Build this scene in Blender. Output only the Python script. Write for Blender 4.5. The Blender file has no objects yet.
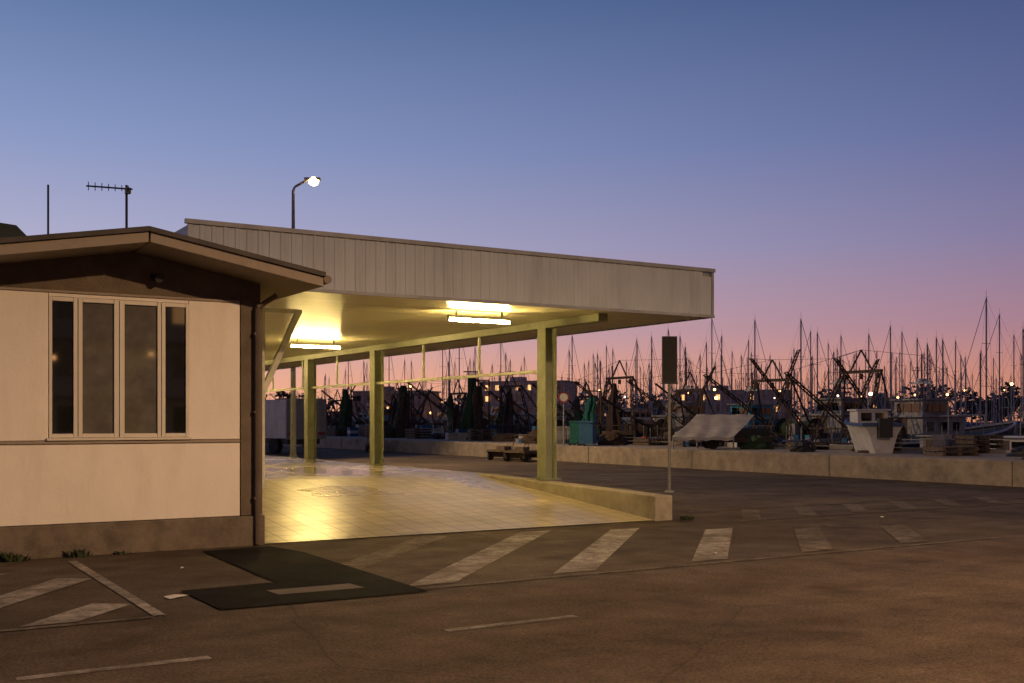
import bpy, math, random
from mathutils import Vector, Matrix
random.seed(7)
scene=bpy.context.scene

def lin(c):
    return tuple(((v/255)/12.92 if v/255<=0.04045 else ((v/255+0.055)/1.055)**2.4) for v in c)+(1,)

# ---------------------------------------------------------------- materials
def mat(name,col,rough=0.7,metal=0,spec=0.5,var=0.25,scale=3.0,bump=0.0,bscale=40,emit=None,es=0,dirt=None,dirtscale=0.6,dirtamt=0.5,stretch=None):
    m=bpy.data.materials.new(name); m.use_nodes=True
    nt=m.node_tree; b=nt.nodes['Principled BSDF']
    b.inputs['Roughness'].default_value=rough; b.inputs['Metallic'].default_value=metal
    b.inputs['Specular IOR Level'].default_value=spec
    tc=nt.nodes.new('ShaderNodeTexCoord')
    vec=tc.outputs['Object']
    if stretch:
        mp=nt.nodes.new('ShaderNodeMapping'); mp.inputs['Scale'].default_value=stretch; nt.links.new(vec,mp.inputs['Vector']); vec=mp.outputs['Vector']
    n=nt.nodes.new('ShaderNodeTexNoise'); n.inputs['Scale'].default_value=scale; n.inputs['Detail'].default_value=8; n.inputs['Roughness'].default_value=0.65
    nt.links.new(tc.outputs['Object'],n.inputs['Vector'])
    r=nt.nodes.new('ShaderNodeMapRange'); r.inputs['From Min'].default_value=0.3; r.inputs['From Max'].default_value=0.7
    r.inputs['To Min'].default_value=1-var; r.inputs['To Max'].default_value=1+var
    nt.links.new(n.outputs['Fac'],r.inputs['Value'])
    mx=nt.nodes.new('ShaderNodeMix'); mx.data_type='RGBA'; mx.blend_type='MULTIPLY'; mx.inputs['Factor'].default_value=1
    mx.inputs['A'].default_value=(*col,1)
    nt.links.new(r.outputs['Result'],mx.inputs['B'])
    out=mx.outputs['Result']
    if dirt:
        n2=nt.nodes.new('ShaderNodeTexNoise'); n2.inputs['Scale'].default_value=dirtscale; n2.inputs['Detail'].default_value=10; n2.inputs['Roughness'].default_value=0.7
        nt.links.new(vec,n2.inputs['Vector'])
        r2=nt.nodes.new('ShaderNodeMapRange'); r2.inputs['From Min'].default_value=0.48; r2.inputs['From Max'].default_value=0.68
        r2.inputs['To Max'].default_value=dirtamt
        nt.links.new(n2.outputs['Fac'],r2.inputs['Value'])
        m2=nt.nodes.new('ShaderNodeMix'); m2.data_type='RGBA'
        nt.links.new(r2.outputs['Result'],m2.inputs['Factor']); nt.links.new(out,m2.inputs['A']); m2.inputs['B'].default_value=(*dirt,1)
        out=m2.outputs['Result']
    nt.links.new(out,b.inputs['Base Color'])
    if bump>0:
        n3=nt.nodes.new('ShaderNodeTexNoise'); n3.inputs['Scale'].default_value=bscale; n3.inputs['Detail'].default_value=6
        nt.links.new(tc.outputs['Object'],n3.inputs['Vector'])
        bp=nt.nodes.new('ShaderNodeBump'); bp.inputs['Strength'].default_value=bump; bp.inputs['Distance'].default_value=0.02
        nt.links.new(n3.outputs['Fac'],bp.inputs['Height']); nt.links.new(bp.outputs['Normal'],b.inputs['Normal'])
    if emit:
        b.inputs['Emission Color'].default_value=(*emit,1); b.inputs['Emission Strength'].default_value=es
    return m

def asphalt(name,c1,c2,rough=0.88,paint=None,wear=0.5,crack=True,spec=0.12):
    m=bpy.data.materials.new(name); m.use_nodes=True; nt=m.node_tree; b=nt.nodes['Principled BSDF']
    L=nt.links.new; tc=nt.nodes.new('ShaderNodeTexCoord')
    def noise(s,d=8,r=0.6):
        n=nt.nodes.new('ShaderNodeTexNoise'); n.inputs['Scale'].default_value=s; n.inputs['Detail'].default_value=d; n.inputs['Roughness'].default_value=r
        L(tc.outputs['Object'],n.inputs['Vector']); return n.outputs['Fac']
    def mr(v,a,bb,c,d):
        r=nt.nodes.new('ShaderNodeMapRange'); L(v,r.inputs['Value'])
        for k,x in zip(('From Min','From Max','To Min','To Max'),(a,bb,c,d)): r.inputs[k].default_value=x
        return r.outputs['Result']
    def mix(f,a,bb,mode='MIX'):
        x=nt.nodes.new('ShaderNodeMix'); x.data_type='RGBA'; x.blend_type=mode
        if isinstance(f,(int,float)): x.inputs['Factor'].default_value=f
        else: L(f,x.inputs['Factor'])
        for k,v in (('A',a),('B',bb)):
            if isinstance(v,tuple): x.inputs[k].default_value=v
            else: L(v,x.inputs[k])
        return x.outputs['Result']
    c=mix(mr(noise(0.22,10,0.65),0.38,0.62,0,1),(*c1,1),(*c2,1))
    c=mix(1.0,c,mr(noise(1.6,8,0.7),0.3,0.7,0.66,1.34),'MULTIPLY')
    c=mix(1.0,c,mr(noise(38,6,0.8),0.3,0.7,0.3,1.8),'MULTIPLY')
    c=mix(mr(noise(0.9,6,0.5),0.58,0.70,0,0.55),c,(c1[0]*0.45,c1[1]*0.45,c1[2]*0.45,1))
    mp2=nt.nodes.new('ShaderNodeMapping'); mp2.inputs['Scale'].default_value=(0.04,0.9,1); L(tc.outputs['Object'],mp2.inputs['Vector'])
    nl=nt.nodes.new('ShaderNodeTexNoise'); nl.inputs['Scale'].default_value=1; nl.inputs['Detail'].default_value=6; L(mp2.outputs['Vector'],nl.inputs['Vector'])
    c=mix(1.0,c,mr(nl.outputs['Fac'],0.35,0.65,0.80,1.15),'MULTIPLY')
    if crack:
        v=nt.nodes.new('ShaderNodeTexVoronoi'); v.feature='DISTANCE_TO_EDGE'; v.inputs['Scale'].default_value=0.33
        mp=nt.nodes.new('ShaderNodeMix'); mp.data_type='RGBA'; mp.inputs['Factor'].default_value=0.22
        nn=nt.nodes.new('ShaderNodeTexNoise'); nn.inputs['Scale'].default_value=1.3; nn.inputs['Detail'].default_value=8
        L(tc.outputs['Object'],nn.inputs['Vector']); L(tc.outputs['Object'],mp.inputs['A']); L(nn.outputs['Color'],mp.inputs['B'])
        L(mp.outputs['Result'],v.inputs['Vector'])
        c=mix(mr(v.outputs['Distance'],0.0,0.005,0.4,0),c,(0.02,0.017,0.014,1))
    if paint:
        w=mr(noise(5,12,0.8),wear-0.13,wear+0.10,1,0.05)
        w2=mix(1.0,w,mr(noise(0.9,6,0.6),0.35,0.65,0.25,1.0),'MULTIPLY')
        c=mix(w2,c,(*paint,1))
    L(c,b.inputs['Base Color'])
    L(mr(noise(0.7,5),0.3,0.7,rough-0.15,rough+0.08),b.inputs['Roughness'])
    b.inputs['Specular IOR Level'].default_value=spec
    bp=nt.nodes.new('ShaderNodeBump'); bp.inputs['Strength'].default_value=0.7; bp.inputs['Distance'].default_value=0.014
    L(noise(60,5,0.7),bp.inputs['Height']); L(bp.outputs['Normal'],b.inputs['Normal'])
    return m

M={}
A1=(0.074,0.056,0.040); A2=(0.128,0.100,0.073)
M['asphalt']=asphalt('asphalt_old',A1,A2)
M['road']=asphalt('asphalt_road',(0.080,0.058,0.039),(0.108,0.080,0.055))
M['patch']=asphalt('asphalt_patch',(0.009,0.009,0.009),(0.014,0.013,0.012),crack=False,spec=0.08)
M['paint']=asphalt('worn_paint',A1,A2,paint=(0.52,0.48,0.41),wear=0.54)
M['paint2']=asphalt('very_worn_paint',A1,A2,paint=(0.33,0.29,0.23),wear=0.47)
M['slab']=mat('old_concrete_cover',(0.13,0.105,0.08),0.9,bump=0.4)
M['wallpaint']=mat('cream_painted_panel',(0.74,0.68,0.61),0.75,var=0.05,scale=1.5,bump=0.15,bscale=25,dirt=(0.50,0.43,0.34),dirtscale=1.0,dirtamt=0.32,stretch=(3,3,.6))
M['brown']=mat('brown_render',(0.13,0.10,0.07),0.85,var=0.25,bump=0.4,bscale=30,dirt=(0.06,0.045,0.03))
M['plinth']=mat('concrete_plinth',(0.15,0.12,0.09),0.9,var=0.35,bump=0.5,bscale=18,dirt=(0.06,0.05,0.035),dirtscale=2.5,dirtamt=.8)
M['rooftrim']=mat('roof_fascia',(0.28,0.23,0.18),0.7,var=0.12,dirt=(0.14,0.11,0.08),dirtscale=3)
M['rooftop']=mat('roof_felt',(0.08,0.07,0.065),0.9,bump=0.3)
M['frame']=mat('window_frame',(0.58,0.53,0.45),0.45,var=0.06)
M['glass']=mat('dark_glass',(0.012,0.012,0.011),0.03,spec=0.8,var=0.2)
M['blind']=mat('glass_with_blind',(0.12,0.11,0.085),0.04,spec=0.8,var=0.35,scale=1.5,dirt=(0.05,0.045,0.04),dirtscale=2)
M['pipe']=mat('downpipe',(0.10,0.07,0.05),0.5)
M['greenroof']=mat('green_roof',(0.03,0.045,0.035),0.7)
M['render']=mat('grey_render',(0.4,0.37,0.33),0.85)
M['metal']=mat('galvanised',(0.28,0.28,0.27),0.55,0.3)
M['darkmetal']=mat('dark_metal',(0.045,0.045,0.05),0.5,0.3)
M['cladding']=mat('ribbed_cladding',(0.46,0.50,0.55),0.55,0.0,var=0.07,scale=0.7,dirt=(0.30,0.31,0.33),dirtscale=.8,dirtamt=0.5,stretch=(4,4,.5))
M['trim']=mat('cap_trim',(0.30,0.31,0.33),0.5)
M['olive']=mat('grey_green_painted_steel',(0.22,0.235,0.16),0.5,var=0.15,dirt=(0.12,0.10,0.05),dirtscale=4)
M['paleframe']=mat('pale_steel',(0.55,0.55,0.48),0.5)
M['concrete']=mat('quay_concrete',(0.33,0.275,0.21),0.9,var=0.25,bump=0.6,bscale=10,dirt=(0.12,0.10,0.075),dirtscale=0.9,dirtamt=0.75)
M['kerb']=mat('ramp_parapet',(0.34,0.30,0.23),0.85,var=0.2,bump=0.4,dirt=(0.15,0.12,0.08),dirtscale=2)
M['rust']=mat('rusty_steel',(0.06,0.038,0.027),0.8,var=0.5,scale=6)
M['ygear']=mat('yellow_gear_paint',(0.30,0.19,0.04),0.7,var=0.3,scale=6)
M['black']=mat('black_paint',(0.018,0.018,0.02),0.6)
M['net']=mat('green_net',(0.045,0.085,0.035),0.95,var=0.6,scale=14,bump=0.8,bscale=30,dirt=(0.05,0.04,0.02),dirtscale=2)
M['net2']=mat('brown_net',(0.07,0.045,0.03),0.95,var=0.6,scale=14,bump=0.8,bscale=30)
M['net3']=mat('teal_net',(0.015,0.11,0.10),0.95,var=0.5,scale=14,bump=0.8,bscale=30)
M['white']=mat('white_gelcoat',(0.60,0.59,0.57),0.45,var=0.1,dirt=(0.30,0.24,0.18),dirtscale=2)
M['dull']=mat('weathered_white_paint',(0.36,0.35,0.33),0.6,var=0.2,dirt=(0.15,0.10,0.065),dirtscale=1.4,dirtamt=.9)
M['navy']=mat('navy_hull',(0.025,0.07,0.19),0.45,dirt=(0.06,0.04,0.03))
M['cyan']=mat('cyan_cabin',(0.06,0.34,0.48),0.5,var=0.15,dirt=(0.06,0.08,0.08),dirtscale=2)
M['redp']=mat('red_paint',(0.25,0.04,0.03),0.5)
M['wood']=mat('weathered_wood',(0.12,0.09,0.065),0.85,var=0.4,scale=9)
M['tarp']=mat('grey_tarp',(0.44,0.40,0.36),0.8,var=0.2,bump=0.5,bscale=6,dirt=(0.22,0.19,0.15),dirtscale=2)
M['mast']=mat('mast_alu',(0.40,0.33,0.30),0.5,0.1)
M['sailcover']=mat('sail_cover',(0.03,0.06,0.16),0.8)
M['bin']=mat('bin_blue',(0.02,0.10,0.22),0.5)
M['rubber']=mat('rubber',(0.02,0.02,0.02),0.9)
M['orange']=mat('orange_buoy',(0.5,0.13,0.03),0.6)
M['bldg']=mat('distant_building_wall',(0.50,0.36,0.28),0.9)
M['bldg2']=mat('distant_building_wall_pale',(0.62,0.50,0.42),0.9)
M['leaf']=mat('foliage',(0.035,0.045,0.025),0.9,var=0.5,scale=0.5)
M['leaf2']=mat('weed_leaf',(0.04,0.055,0.022),0.8,var=0.4,scale=12)
M['trunk']=mat('bark',(0.07,0.05,0.035),0.9)
M['paper']=mat('paper',(0.6,0.56,0.5),0.8)
M['tube']=mat('fluorescent_tube',(1,0.95,0.8),0.5,emit=(1.0,0.70,0.235),es=470)
M['lamp']=mat('lamp_glow',(1,0.9,0.7),0.5,emit=(1.0,0.62,0.26),es=14)
M['dotlamp']=mat('small_lamp_glow',(1,0.9,0.7),0.5,emit=(1.0,0.48,0.16),es=9)
M['dotlamp2']=mat('small_white_lamp_glow',(1,0.9,0.8),0.5,emit=(1.0,0.78,0.5),es=9)
M['win']=mat('lit_window',(0.2,0.15,0.1),0.5,emit=(1.0,0.5,0.18),es=1.8)
M['soil']=mat('far_shore_soil',(0.06,0.05,0.04),0.9)

def paving():
    m=bpy.data.materials.new('concrete_paving'); m.use_nodes=True; nt=m.node_tree; b=nt.nodes['Principled BSDF']; L=nt.links.new
    tc=nt.nodes.new('ShaderNodeTexCoord')
    br=nt.nodes.new('ShaderNodeTexBrick'); br.offset=0.0; br.inputs['Scale'].default_value=1; br.inputs['Brick Width'].default_value=0.33; br.inputs['Row Height'].default_value=0.33
    br.inputs['Mortar Size'].default_value=0.010; br.inputs['Color1'].default_value=(0.48,0.41,0.27,1); br.inputs['Color2'].default_value=(0.40,0.34,0.22,1); br.inputs['Mortar'].default_value=(0.15,0.125,0.08,1)
    L(tc.outputs['Object'],br.inputs['Vector'])
    n=nt.nodes.new('ShaderNodeTexNoise'); n.inputs['Scale'].default_value=0.7; n.inputs['Detail'].default_value=9; n.inputs['Roughness'].default_value=0.65
    L(tc.outputs['Object'],n.inputs['Vector'])
    r=nt.nodes.new('ShaderNodeMapRange'); r.inputs['From Min'].default_value=0.3; r.inputs['From Max'].default_value=0.7; r.inputs['To Min'].default_value=0.64; r.inputs['To Max'].default_value=1.2
    L(n.outputs['Fac'],r.inputs['Value'])
    mx=nt.nodes.new('ShaderNodeMix'); mx.data_type='RGBA'; mx.blend_type='MULTIPLY'; mx.inputs['Factor'].default_value=1
    L(br.outputs['Color'],mx.inputs['A']); L(r.outputs['Result'],mx.inputs['B']); L(mx.outputs['Result'],b.inputs['Base Color'])
    n2=nt.nodes.new('ShaderNodeTexNoise'); n2.inputs['Scale'].default_value=0.45; n2.inputs['Detail'].default_value=5
    L(tc.outputs['Object'],n2.inputs['Vector'])
    sp=nt.nodes.new('ShaderNodeSeparateXYZ'); L(tc.outputs['Object'],sp.inputs[0])
    wy=nt.nodes.new('ShaderNodeMapRange'); wy.inputs['From Min'].default_value=17.0; wy.inputs['From Max'].default_value=21; L(sp.outputs['Y'],wy.inputs['Value']); wy.inputs['To Min'].default_value=0.3; wy.inputs['To Max'].default_value=1.0
    r2=nt.nodes.new('ShaderNodeMapRange'); r2.inputs['From Min'].default_value=0.40; r2.inputs['From Max'].default_value=0.58
    L(n2.outputs['Fac'],r2.inputs['Value'])
    mu=nt.nodes.new('ShaderNodeMath'); mu.operation='MULTIPLY'; L(r2.outputs['Result'],mu.inputs[0]); L(wy.outputs['Result'],mu.inputs[1])
    r4=nt.nodes.new('ShaderNodeMapRange'); L(mu.outputs[0],r4.inputs['Value']); r4.inputs['To Min'].default_value=0.36; r4.inputs['To Max'].default_value=0.12
    L(r4.outputs['Result'],b.inputs['Roughness']); b.inputs['Specular IOR Level'].default_value=0.45
    bp=nt.nodes.new('ShaderNodeBump'); bp.inputs['Strength'].default_value=0.4; bp.inputs['Distance'].default_value=0.006
    n3=nt.nodes.new('ShaderNodeTexNoise'); n3.inputs['Scale'].default_value=9; n3.inputs['Detail'].default_value=5; L(tc.outputs['Object'],n3.inputs['Vector'])
    ad=nt.nodes.new('ShaderNodeMath'); ad.operation='SUBTRACT'; L(n3.outputs['Fac'],ad.inputs[0]); L(br.outputs['Fac'],ad.inputs[1])
    L(ad.outputs[0],bp.inputs['Height']); L(bp.outputs['Normal'],b.inputs['Normal'])
    return m
M['paving']=paving()
def soffit():
    m=bpy.data.materials.new('soffit_panels'); m.use_nodes=True; nt=m.node_tree; b=nt.nodes['Principled BSDF']; L=nt.links.new
    tc=nt.nodes.new('ShaderNodeTexCoord')
    br=nt.nodes.new('ShaderNodeTexBrick'); br.offset=0.0; br.inputs['Scale'].default_value=1; br.inputs['Brick Width'].default_value=12; br.inputs['Row Height'].default_value=0.5
    br.inputs['Mortar Size'].default_value=0.012; br.inputs['Color1'].default_value=(0.66,0.62,0.46,1); br.inputs['Color2'].default_value=(0.60,0.56,0.41,1); br.inputs['Mortar'].default_value=(0.36,0.33,0.22,1)
    L(tc.outputs['Object'],br.inputs['Vector']); L(br.outputs['Color'],b.inputs['Base Color']); b.inputs['Roughness'].default_value=0.33
    bp=nt.nodes.new('ShaderNodeBump'); bp.invert=True; bp.inputs['Distance'].default_value=0.01; L(br.outputs['Fac'],bp.inputs['Height']); L(bp.outputs['Normal'],b.inputs['Normal'])
    return m
M['soffit']=soffit()
def water():
    m=bpy.data.materials.new('harbour_water'); m.use_nodes=True; nt=m.node_tree; b=nt.nodes['Principled BSDF']; L=nt.links.new
    b.inputs['Base Color'].default_value=(0.012,0.02,0.03,1); b.inputs['Roughness'].default_value=0.08
    tc=nt.nodes.new('ShaderNodeTexCoord'); n=nt.nodes.new('ShaderNodeTexNoise'); n.inputs['Scale'].default_value=1.2; n.inputs['Detail'].default_value=5
    L(tc.outputs['Object'],n.inputs['Vector']); bp=nt.nodes.new('ShaderNodeBump'); bp.inputs['Strength'].default_value=0.5; bp.inputs['Distance'].default_value=0.15
    L(n.outputs['Fac'],bp.inputs['Height']); L(bp.outputs['Normal'],b.inputs['Normal']); return m
M['water']=water()

# ---------------------------------------------------------------- mesh builder
class B:
    def __init__(s): s.v=[]; s.f=[]; s.m=[]; s.mats=[]; s.T=Matrix.Identity(4)
    def mi(s,k):
        if k not in s.mats: s.mats.append(k)
        return s.mats.index(k)
    def add(s,vs,fs,k):
        o=len(s.v); s.v+= [tuple(s.T@Vector(p)) for p in vs]; i=s.mi(k)
        for f in fs: s.f.append([a+o for a in f]); s.m.append(i)
    def box(s,x0,x1,y0,y1,z0,z1,k):
        s.add([(x0,y0,z0),(x1,y0,z0),(x1,y1,z0),(x0,y1,z0),(x0,y0,z1),(x1,y0,z1),(x1,y1,z1),(x0,y1,z1)],
              [(0,3,2,1),(4,5,6,7),(0,1,5,4),(1,2,6,5),(2,3,7,6),(3,0,4,7)],k)
    def cyl(s,p0,p1,r0,r1=None,n=8,k='metal',cap=True):
        r1=r0 if r1 is None else r1
        p0=Vector(p0);p1=Vector(p1); d=(p1-p0).normalized()
        a=d.orthogonal().normalized(); b=d.cross(a)
        vs=[];fs=[]
        for p,r in((p0,r0),(p1,r1)):
            for i in range(n):
                t=2*math.pi*i/n; vs.append(p+(a*math.cos(t)+b*math.sin(t))*r)
        for i in range(n): fs.append((i,(i+1)%n,n+(i+1)%n,n+i))
        if cap: fs.append(tuple(range(n-1,-1,-1))); fs.append(tuple(range(n,2*n)))
        s.add(vs,fs,k)
    def beam(s,p0,p1,w,h,k):
        p0=Vector(p0);p1=Vector(p1); d=(p1-p0).normalized(); up=Vector((0,0,1))
        if abs(d.z)>0.99: up=Vector((0,1,0))
        a=d.cross(up).normalized(); b=a.cross(d).normalized(); vs=[]
        for p in (p0,p1):
            for sx,sy in((-1,-1),(1,-1),(1,1),(-1,1)): vs.append(p+a*sx*w/2+b*sy*h/2)
        s.add(vs,[(0,3,2,1),(4,5,6,7),(0,1,5,4),(1,2,6,5),(2,3,7,6),(3,0,4,7)],k)
    def lattice(s,p0,p1,w,k,t=.045):
        p0=Vector(p0);p1=Vector(p1); d=(p1-p0); Ln=d.length; d.normalize()
        a=d.cross(Vector((1,0,0))).normalized() if abs(d.x)<.9 else Vector((0,1,0))
        q0=p0+a*w/2;q1=p1+a*w*.3; r0=p0-a*w/2; r1=p1-a*w*.3
        s.beam(q0,q1,t,t,k); s.beam(r0,r1,t,t,k); n=max(3,int(Ln/.45))
        for i in range(n):
            A=q0.lerp(q1,i/n); Bq=r0.lerp(r1,(i+1)/n) ; s.beam(A,Bq,t*.6,t*.6,k); s.beam(Bq,q0.lerp(q1,(i+1)/n),t*.6,t*.6,k)
    def path(s,pts,r,n=6,k='metal'):
        for a,b in zip(pts[:-1],pts[1:]): s.cyl(a,b,r,r,n,k)
    def prism_y(s,poly,y0,y1,k):
        n=len(poly); vs=[(x,y0,z) for x,z in poly]+[(x,y1,z) for x,z in poly]
        fs=[tuple(range(n)),tuple(range(2*n-1,n-1,-1))]+[(i,n+i,n+(i+1)%n,(i+1)%n) for i in range(n)]
        s.add(vs,fs,k)
    def prism_z(s,poly,z0,z1,k):
        n=len(poly); vs=[(x,y,z0) for x,y in poly]+[(x,y,z1) for x,y in poly]
        fs=[tuple(range(n-1,-1,-1)),tuple(range(n,2*n))]+[(i,(i+1)%n,n+(i+1)%n,n+i) for i in range(n)]
        s.add(vs,fs,k)
    def sheet(s,poly,z,k): s.add([(x,y,z) for x,y in poly],[tuple(range(len(poly)))],k)
    def ball(s,c,r,k,nu=10,nv=6,sz=1):
        vs=[];fs=[]
        for j in range(nv+1):
            ph=math.pi*j/nv
            for i in range(nu):
                t=2*math.pi*i/nu; vs.append((c[0]+r*math.sin(ph)*math.cos(t),c[1]+r*math.sin(ph)*math.sin(t),c[2]+r*sz*math.cos(ph)))
        for j in range(nv):
            for i in range(nu): fs.append((j*nu+i,(j+1)*nu+i,(j+1)*nu+(i+1)%nu,j*nu+(i+1)%nu))
        s.add(vs,fs,k)
    def mesh(s,name):
        me=bpy.data.meshes.new(name); me.from_pydata(s.v,[],s.f)
        for k in s.mats: me.materials.append(M[k])
        me.polygons.foreach_set('material_index',s.m); me.update(); return me
    def make(s,name,parent=None,loc=(0,0,0),rot=0,bevel=0,smooth=False):
        me=s.mesh(name); o=bpy.data.objects.new(name,me); scene.collection.objects.link(o)
        o.location=loc; o.rotation_euler=(0,0,rot)
        if parent: o.parent=parent
        if bevel:
            md=o.modifiers.new('bevel','BEVEL'); md.width=bevel; md.segments=2; md.limit_method='ANGLE'
        if smooth:
            for p in me.polygons: p.use_smooth=True
        return o
def empty(name,loc=(0,0,0)):
    o=bpy.data.objects.new(name,None); scene.collection.objects.link(o); o.location=loc; return o

# ---------------------------------------------------------------- ground
b=B(); b.sheet([(-400,-300),(24.6,-300),(24.6,700),(-400,700)],0,'asphalt'); b.make('ground')
b=B(); b.sheet([(-120,-60),(24.2,-60),(24.2,8.95),(-120,8.95)],0.004,'road'); b.make('road')
b=B(); b.sheet([(30,-900),(1800,-900),(1800,2500),(30,2500)],-1.3,'water'); b.make('water')
b=B()
v=-60.0
while v<320:
    n=v+random.choice([5.8,6.0,6.2]); 
    top=0.62+random.uniform(-.012,.012)
    b.box(24.3+random.uniform(-.01,.01),25.1,v+0.012,n-0.012,-0.5,top,'concrete')
    v=n
b.box(25.1,31,-60,320,-3,0.585,'concrete')
b.box(30.6,31.15,-60,320,-2.9,0.70,'concrete')
b.make('quay_wall',bevel=0.02)

b=B(); b.sheet([(2.70,9.12),(4.65,9.10),(4.72,11.8),(4.75,12.6),(4.6,13.45),(3.72,13.35),(3.62,10.42),(2.68,10.35)],0.012,'patch'); b.make('asphalt_patch')
b=B(); b.sheet([(3.38,9.62),(4.22,9.60),(4.2,9.92),(3.36,9.92)],0.016,'slab'); b.make('drain_cover')
b=B()
def stripe(u0,v0,u1,v1,w,k='paint',z=0.008):
    d=Vector((u1-u0,v1-v0)).normalized(); nrm=Vector((-d.y,d.x))*w/2
    b.sheet([(u0-nrm.x,v0-nrm.y),(u1-nrm.x,v1-nrm.y),(u1+nrm.x,v1+nrm.y),(u0+nrm.x,v0+nrm.y)],z,k)
def diag(u0,va,vb,w=0.54,k='paint'):
    b.sheet([(u0-w/2,va),(u0+w/2,va),(u0+w/2+(vb-va)*.96,vb),(u0-w/2+(vb-va)*.96,vb)],0.008,k)
diag(4.87,9.5,13.3); diag(6.57,9.5,12.9); diag(8.45,9.5,12.2); diag(10.2,9.5,11.6,k='paint2'); diag(12.0,9.5,11.2,k='paint2')
diag(3.15,9.5,13.4,.5,'paint2')
b.sheet([(4.4,9.26),(13.5,9.26),(13.5,9.33),(4.4,9.33)],0.008,'paint2')
b.sheet([(2.15,9.15),(2.25,9.15),(2.25,13.2),(2.15,13.2)],0.008,'paint')
for u0,va,vb in((0.2,9.5,11.85),(1.15,9.2,10.05),(-1.6,9.4,12.5),(-3.3,9.4,12.5)):
    e=min(u0+.42+(vb-va)*.85,2.14)
    b.sheet([(u0,va),(u0+.42,va),(e,vb-.2 if u0>0 else vb),(u0+(vb-va)*.85 if u0<0 else e-.3,vb)],0.008,'paint')
b.sheet([(-5,9.06),(2.14,9.06),(2.14,9.14),(-5,9.14)],0.008,'paint2')
for (a,c) in (((3.9,7.35),(5.1,7.35)),((0.9,7.35),(2.1,7.35)),((14,8.2),(16,8.2)),((19,8.2),(21,8.2))):
    stripe(a[0],a[1],c[0],c[1],0.10,'paint')
for i in range(6):
    stripe(12.6+i*1.3,13.15,13.9+i*1.3,14.55,0.30,'paint2')
stripe(12.2,13.0,20.5,13.0,0.10,'paint2'); stripe(12.6,14.7,21,14.7,0.10,'paint2')
b.make('road_marking')

# ---------------------------------------------------------------- hut
hut=empty('market_office_building')
RO=lambda u: 3.84-0.176*abs(u-2.98)
b=B()
b.prism_y([(0.9,0.0),(4.585,0.0),(4.585,RO(4.585)-.185),(2.98,3.655),(0.9,RO(0.9)-.185)],13.76,15.05,'brown')
b.box(4.31,4.59,13.70,13.757,0.395,3.13,'brown')
b.make('walls',hut)
b=B(); b.box(0.88,4.61,13.66,13.757,0,0.385,'plinth'); b.make('plinth',hut,bevel=0.01)
b=B()
b.box(0.9,4.30,13.715,13.757,0.392,1.325,'wallpaint')
b.box(0.9,2.025,13.715,13.757,1.372,3.10,'wallpaint')
b.box(3.655,4.30,13.715,13.757,1.372,3.10,'wallpaint')
b.box(2.03,3.65,13.715,13.757,3.062,3.10,'wallpaint')
b.make('painted_panels',hut,bevel=0.004)
b=B(); b.box(0.9,4.30,13.69,13.757,1.33,1.367,'rooftrim'); b.box(2.0,3.68,13.66,13.757,1.37,1.40,'frame')
b.box(0.9,4.3,13.70,13.757,3.105,3.135,'rooftrim'); b.make('trim_bands',hut,bevel=0.004)
b=B()
for a,c in((2.03,2.065),(2.30,2.40),(2.76,2.88),(3.27,3.365),(3.615,3.65)): b.box(a,c,13.70,13.757,1.403,3.058,'frame')
for a,c in((2.067,2.298),(2.402,2.758),(2.882,3.268),(3.367,3.613)):
    b.box(a,c,13.705,13.757,1.403,1.45,'frame'); b.box(a,c,13.705,13.757,3.01,3.058,'frame')
for c in (2.35,2.82,3.3175): b.box(c-.004,c+.004,13.694,13.699,1.41,3.05,'black')
b.make('window_frames',hut,bevel=0.003)
b=B()
for i,(a,c) in enumerate(((2.067,2.298),(2.402,2.758),(2.882,3.268),(3.367,3.613))):
    b.box(a,c,13.735,13.755,1.452,3.008,'blind' if i in(1,2) else 'glass')
b.make('window_panes',hut)
b=B()
pts=[(0.36,RO(.36)),(2.98,3.84),(5.13,RO(5.13))]
for (a,c) in ((pts[0],pts[1]),(pts[1],pts[2])):
    b.prism_y([(a[0],a[1]-.06),(c[0],c[1]-.06),(c[0],c[1]),(a[0],a[1])],12.86,15.05,'rooftop')
    b.prism_y([(a[0]+.02,a[1]-.18),(c[0]-.02 if c[0]>4 else c[0],c[1]-.18),(c[0]-.02 if c[0]>4 else c[0],c[1]-.063),(a[0]+.02,a[1]-.063)],12.9,15.04,'rooftrim')
b.make('roof',hut,bevel=0.006)
b=B(); b.cyl((5.16,12.88,RO(5.13)-.09),(5.16,15.04,RO(5.13)-.09),.055,k='pipe'); 
b.path([(4.75,13.62,3.22),(4.50,13.62,3.05),(4.50,13.62,0.03)],.035,8,'pipe')
for z in(.6,1.7,2.7): b.box(4.455,4.545,13.6,13.70,z,z+.03,'pipe')
b.make('downpipe',hut)
b=B(); b.box(3.2,3.32,13.65,13.75,3.33,3.39,'black'); b.cyl((3.26,13.65,3.35),(3.26,13.57,3.33),.04,.05,10,'black'); b.make('wall_lamp_unlit',hut)

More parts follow.
